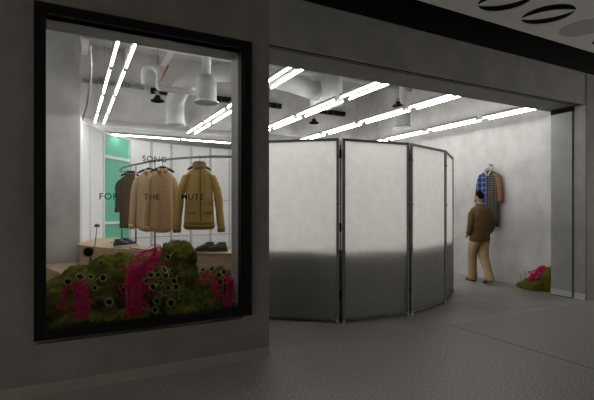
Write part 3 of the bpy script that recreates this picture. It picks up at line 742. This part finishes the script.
# ------------------------------------------------------------------ coat on the right wall
cy = 5.86; cz = 2.21
t = make_hanger((XR-.085, cy, cz), -PI/2, .17, 'dark hanger holding the patchwork coat on the right wall', .11)
b = bmesh.new(); tube(b, [(XR,cy,cz+.115),(XR-.085,cy,cz+.115),(XR-.095,cy,cz+.13)], .007, 8); tube(b, [(XR-.006,cy,cz+.10),(XR-.0,cy,cz+.10)], .03, 14)
tag(link('wall_hook', b, 'rail', None, True), 'small metal hook on the right wall above the patchwork coat', 'hook')
co = empty('patchwork_coat', (XR-.085, cy, cz), -PI/2, 'long patchwork coat of blue plaid, grey tweed and rust suede on the right wall', 'coat')
co.scale = (.84,.84,.84)
def half(lo, hi, L, m, nm, ph):
    b = bmesh.new(); rs = []
    prof = [(-.0,.06),(-.02,.09),(-.045,.16),(-.075,.215),(-.11,.235)]+[(-.11-(L-.11)*i/12, .235+.03*i/12) for i in range(1,13)]
    for z, a in prof:
        x0 = lo*a; x1 = hi*a; r = []
        for k in range(16): u = k/15; x = x0+(x1-x0)*u; r.append(Vector((x, -.055*math.sqrt(max(.05,1-(x/a)**2))-.012*math.sin(x*40+ph)*min(1,-z), z)))
        for k in range(16): u = 1-k/15; x = x0+(x1-x0)*u; r.append(Vector((x, .055*math.sqrt(max(.05,1-(x/a)**2)), z)))
        rs.append(r)
    rings(b, rs); return link(nm, b, m, co, True)
half(-1, -.05, 1.05, 'plaid', 'plaid_body', 0); half(-.05, 1, 1.34, 'tweed', 'tweed_body', 1)
for s, m, SLn in ((-1,'plaid',.72),(1,'rust',.74)):
    b = bmesh.new(); P = spline([(s*.19,0,-.09),(s*.25,0,-.2),(s*.30,-.01,-.45),(s*.32,-.02,-SLn)], 6)
    rr = []
    for i, p in enumerate(P):
        ra = .08-.022*i/(len(P)-1)
        rr.append([p+Vector((ra*math.cos(2*PI*j/18), ra*.75*math.sin(2*PI*j/18), 0)) for j in range(18)])
    rings(b, rr); sl_ = link('sleeve', b, m, co, True)
    b = bmesh.new(); p = P[-1]; rings(b, [[Vector((p.x+.064*f*math.cos(2*PI*j/18), p.y+.05*f*math.sin(2*PI*j/18), p.z+z)) for j in range(18)] for f, z in ((1,.06),(1.08,.05),(1.08,-.03),(1,-.03))]); link('cuff', b, m, sl_, True)
b = bmesh.new(); tube(b, spline([(-.02,-.075,-.12),(-.085,-.05,-.01),(-.075,.02,.05),(0,.045,.065),(.075,.02,.05),(.085,-.05,-.01),(.02,-.075,-.14)], 6), .021, 12); link('collar', b, 'fleece', co, True)
b = bmesh.new(); box(b, -.02, .012, -.078, -.05, -1.0, -.12, bev=.004); link('placket', b, 'tweed', co)
for z in (-.25,-.42,-.59,-.76): b = bmesh.new(); tube(b, [(-.004,-.078,z),(-.004,-.085,z)], .012, 12); link('button', b, 'button', co)
b = bmesh.new(); box(b, .07, .17, -.07, -.04, -.66, -.50, bev=.004); link('pocket', b, 'tweed', co)

# ------------------------------------------------------------------ person (local: +Y forward, +X right)
pe = empty('person', (7.065, 5.76, 0), R(-14), 'person walking away in an olive brown jacket and khaki trousers, head turned left', 'person')
def skinned(V, E, rad, root, nm, m, sub=2):
    me = bpy.data.meshes.new(nm); sb = bmesh.new(); ly = sb.verts.layers.skin.verify()
    sv_ = [sb.verts.new(v) for v in V]
    for i, v in enumerate(sv_): v[ly].radius = (rad[i], rad[i]); v[ly].use_root = (i == root)
    for a, c in E: sb.edges.new((sv_[a], sv_[c]))
    sb.to_mesh(me); sb.free(); o = bpy.data.objects.new(nm, me); C.objects.link(o)
    mod = o.modifiers.new('s', 'SKIN')
    mod.use_smooth_shade = True
    s = o.modifiers.new('u', 'SUBSURF'); s.levels = sub; s.render_levels = sub
    evaluated(o); o.data.materials.clear(); o.data.materials.append(M[m])
    for p in o.data.polygons: p.use_smooth = True
    return o
V = [(0,0,.95),(0,.0,1.10),(0,-.01,1.25),(0,-.01,1.40),(0,-.005,1.50),(0,.01,1.57)]
rad = [.11,.11,.11,.075,.05,.05]; E = [(0,1),(1,2),(2,3),(3,4),(4,5)]
def add(parent, chain):
    for co_, r in chain:
        V.append(co_); rad.append(r); E.append((parent, len(V)-1)); parent = len(V)-1
    return parent
add(0, [((.10,-.01,.88),.09),((.075,.0,.50),.055),((.05,-.25,.12),.038),((.05,-.14,.05),.034)])
add(0, [((-.10,.02,.88),.09),((-.08,.13,.50),.055),((-.03,.17,.10),.038),((-.03,.27,.04),.034)])
for s in (-1, 1):
    w_ = add(3, [((s*.145,-.01,1.365),.038),((s*.225,-.04,1.15),.038),((s*.20,.06,.97),.028)])
    pl = add(w_, [((s*.19,.10,.93),.026)])
    for k in range(4):
        x = s*(.21-.013*k); add(pl, [((x,.135,.905-.004*k),.0095),((x,.15,.88-.006*k),.009),((x-s*.004,.148,.86+.004*abs(k-1)),.008)])
    add(w_, [((s*.175,.105,.95),.0105),((s*.165,.13,.93),.009)])
body = skinned(V, E, rad, 0, 'body', 'skin', 2); body.parent = pe
# head: turned left, merged with the body mesh
bm = bmesh.new(); bm.from_mesh(body.data)
hm = bmesh.new(); bmesh.ops.create_uvsphere(hm, u_segments=28, v_segments=20, radius=1)
for v in hm.verts:
    x, y, z = v.co
    w_ = .076*(1-.18*max(0,-z)); v.co = Vector((x*w_, y*(.095-.012*max(0,-z)), z*.118))
    if y > .8 and abs(x) < .25: 
        if -.35 < z < .12: v.co.y += .022*(1-abs(z+.2)/.4)
        if -.62 < z < -.42: v.co.y += .006
    if y > .55 and .15 < abs(x) < .5 and .0 < z < .2: v.co.y -= .008
    if z < -.6 and y > .3: v.co.y += .012
def ball(c, s):
    r = bmesh.ops.create_icosphere(hm, subdivisions=2, radius=1)
    for v in r['verts']: v.co = Vector(c)+Vector((v.co.x*s[0], v.co.y*s[1], v.co.z*s[2]))
for s in (-1, 1): ball((s*.077,-.005,-.008), (.008,.014,.026))
HM = Matrix.Translation((0,.015,1.675)) @ Matrix.Rotation(R(20),4,'Z') @ Matrix.Rotation(R(-6),4,'X') @ Matrix.Scale(.92,4)
bmesh.ops.transform(hm, matrix=HM, verts=hm.verts)
tmp = bpy.data.meshes.new('h'); hm.to_mesh(tmp); hm.free(); bm.from_mesh(tmp); bm.to_mesh(body.data); bm.free()
for p in body.data.polygons: p.use_smooth = True
def hpart(nm, m, fn):
    b = bmesh.new(); fn(b); bmesh.ops.transform(b, matrix=HM, verts=b.verts); return link(nm, b, m, pe, True)
def hair(b):
    bmesh.ops.create_uvsphere(b, u_segments=32, v_segments=22, radius=1)
    dl = []
    for v in b.verts:
        x, y, z = v.co
        line = -.62 if y < -.2 else (-.3 if y < -.02 else (-.02 if y < .4 else .5))      # hairline
        if z < line: dl.append(v)
        q = .006*noise.noise(v.co*7); v.co = Vector((x*(.080+q), y*(.100+q)-.003, z*(.122+q)+.002))
    bmesh.ops.delete(b, geom=dl, context='VERTS')
hpart('hair', 'hair', hair)
def eyes(b):
    for s in (-1, 1):
        r = bmesh.ops.create_icosphere(b, subdivisions=2, radius=.010)
        for v in r['verts']: v.co += Vector((s*.03, .080, .008))
hpart('eyes', 'button', eyes)
def brows(b):
    for s in (-1,1): tube(b, [(s*.015,.092,.032),(s*.032,.090,.037),(s*.048,.080,.032)], .004, 6)
hpart('eyebrows', 'hair', brows)
# jacket
b = bmesh.new()
jp = [(.80,.185,.145,.0),(.85,.205,.16,0),(.90,.20,.155,0),(1.0,.205,.155,-.005),(1.12,.215,.16,-.012),(1.25,.215,.155,-.015),(1.36,.213,.142,-.015),(1.43,.185,.12,-.012),(1.475,.12,.09,-.01),(1.50,.075,.072,-.005),(1.53,.066,.068,.0)]
rings(b, [[Vector((a*math.copysign(abs(math.cos(2*PI*k/36))**.85, math.cos(2*PI*k/36))+.004*math.sin(5*k+z*30), y0+d*math.sin(2*PI*k/36)*(1+.03*math.sin(3*k+z*20)), z+.0)) for k in range(36)] for z, a, d, y0 in jp])
jk = link('jacket', b, 'olive', pe, True)
for s in (-1, 1):
    b = bmesh.new(); P = spline([(s*.13,-.012,1.395),(s*.195,-.02,1.32),(s*.238,-.05,1.12),(s*.225,.0,1.0),(s*.20,.055,.95)], 5)
    tube(b, P, [.056+.001*min(i,6)-.0008*max(0,i-8) for i in range(len(P))], 16); link('sleeve', b, 'olive', jk, True)
b = bmesh.new(); tube(b, [(.068*math.cos(a), .0+.068*math.sin(a), 1.53+.012*math.sin(a)) for a in [2*PI*k/20 for k in range(21)]], .012, 8); link('collar', b, 'olive', jk, True)
# trousers
b = bmesh.new()
def leg(b, chain, n=22):
    rs = []
    for i, (x, y, z, a, d) in enumerate(chain): rs.append([Vector((x+a*math.cos(2*PI*k/n)*(1+.03*math.sin(4*k+i)), y+d*math.sin(2*PI*k/n), z+.02*math.sin(2*PI*k/n+i)*(1 if 0 < i else 0))) for k in range(n)])
    rings(b, rs)
leg(b, [(0,0,.98,.165,.12),(0,0,.90,.175,.135),(0,0,.83,.172,.135)])
leg(b, [(.085,-.0,.90,.095,.125),(.09,.0,.78,.105,.125),(.08,.0,.62,.10,.11),(.075,-.02,.48,.092,.10),(.065,-.11,.34,.08,.09),(.055,-.18,.22,.078,.09),(.05,-.23,.12,.08,.098),(.05,-.245,.075,.082,.10)])
leg(b, [(-.085,.01,.90,.095,.125),(-.09,.03,.78,.10,.12),(-.09,.08,.62,.092,.105),(-.08,.12,.48,.082,.092),(-.06,.14,.34,.078,.088),(-.045,.155,.22,.08,.09),(-.03,.17,.11,.085,.098),(-.03,.18,.05,.088,.10)])
link('trousers', b, 'khaki', pe, True)
for x, y, z, tilt in ((.05,-.21,.0,.22),(-.03,.21,.0,0)):
    b = bmesh.new(); rs = []
    for i in range(11):
        u = i/10; yy = -.11+.27*u; w_ = .05*math.sin(PI*min(max((u+.08)/1.16,0),1))**.4; h_ = [.05,.08,.09,.09,.085,.075,.065,.058,.052,.045,.02][i]
        rs.append([Vector((w_*math.cos(2*PI*k/14), yy, h_*.5+h_*.5*math.sin(2*PI*k/14))) for k in range(14)])
    rings(b, rs); bmesh.ops.transform(b, matrix=Matrix.Translation((x,y,z))@Matrix.Translation((0,.12,0))@Matrix.Rotation(-tilt,4,'X')@Matrix.Translation((0,-.12,0)), verts=b.verts)
    link('shoe', b, 'shoe', pe, True)

# ------------------------------------------------------------------ world, camera
wd = bpy.data.worlds.new('world'); bpy.context.scene.world = wd; wd.use_nodes = True
wd.node_tree.nodes['Background'].inputs[0].default_value = (1,.96,.91,1); wd.node_tree.nodes['Background'].inputs[1].default_value = 2.5
cam = bpy.data.cameras.new('camera'); co_ = bpy.data.objects.new('camera', cam); C.objects.link(co_)
co_.location = (0,0,CAM_H); co_.rotation_euler = (PI/2, 0, -YAW); cam.sensor_width = 36; cam.lens = F/594*36; cam.shift_y = 8/594
cam.clip_start = .05
sc = bpy.context.scene; sc.camera = co_
sc.view_settings.view_transform = 'Standard'; sc.view_settings.look = 'None'; sc.view_settings.exposure = 0; sc.view_settings.gamma = 1
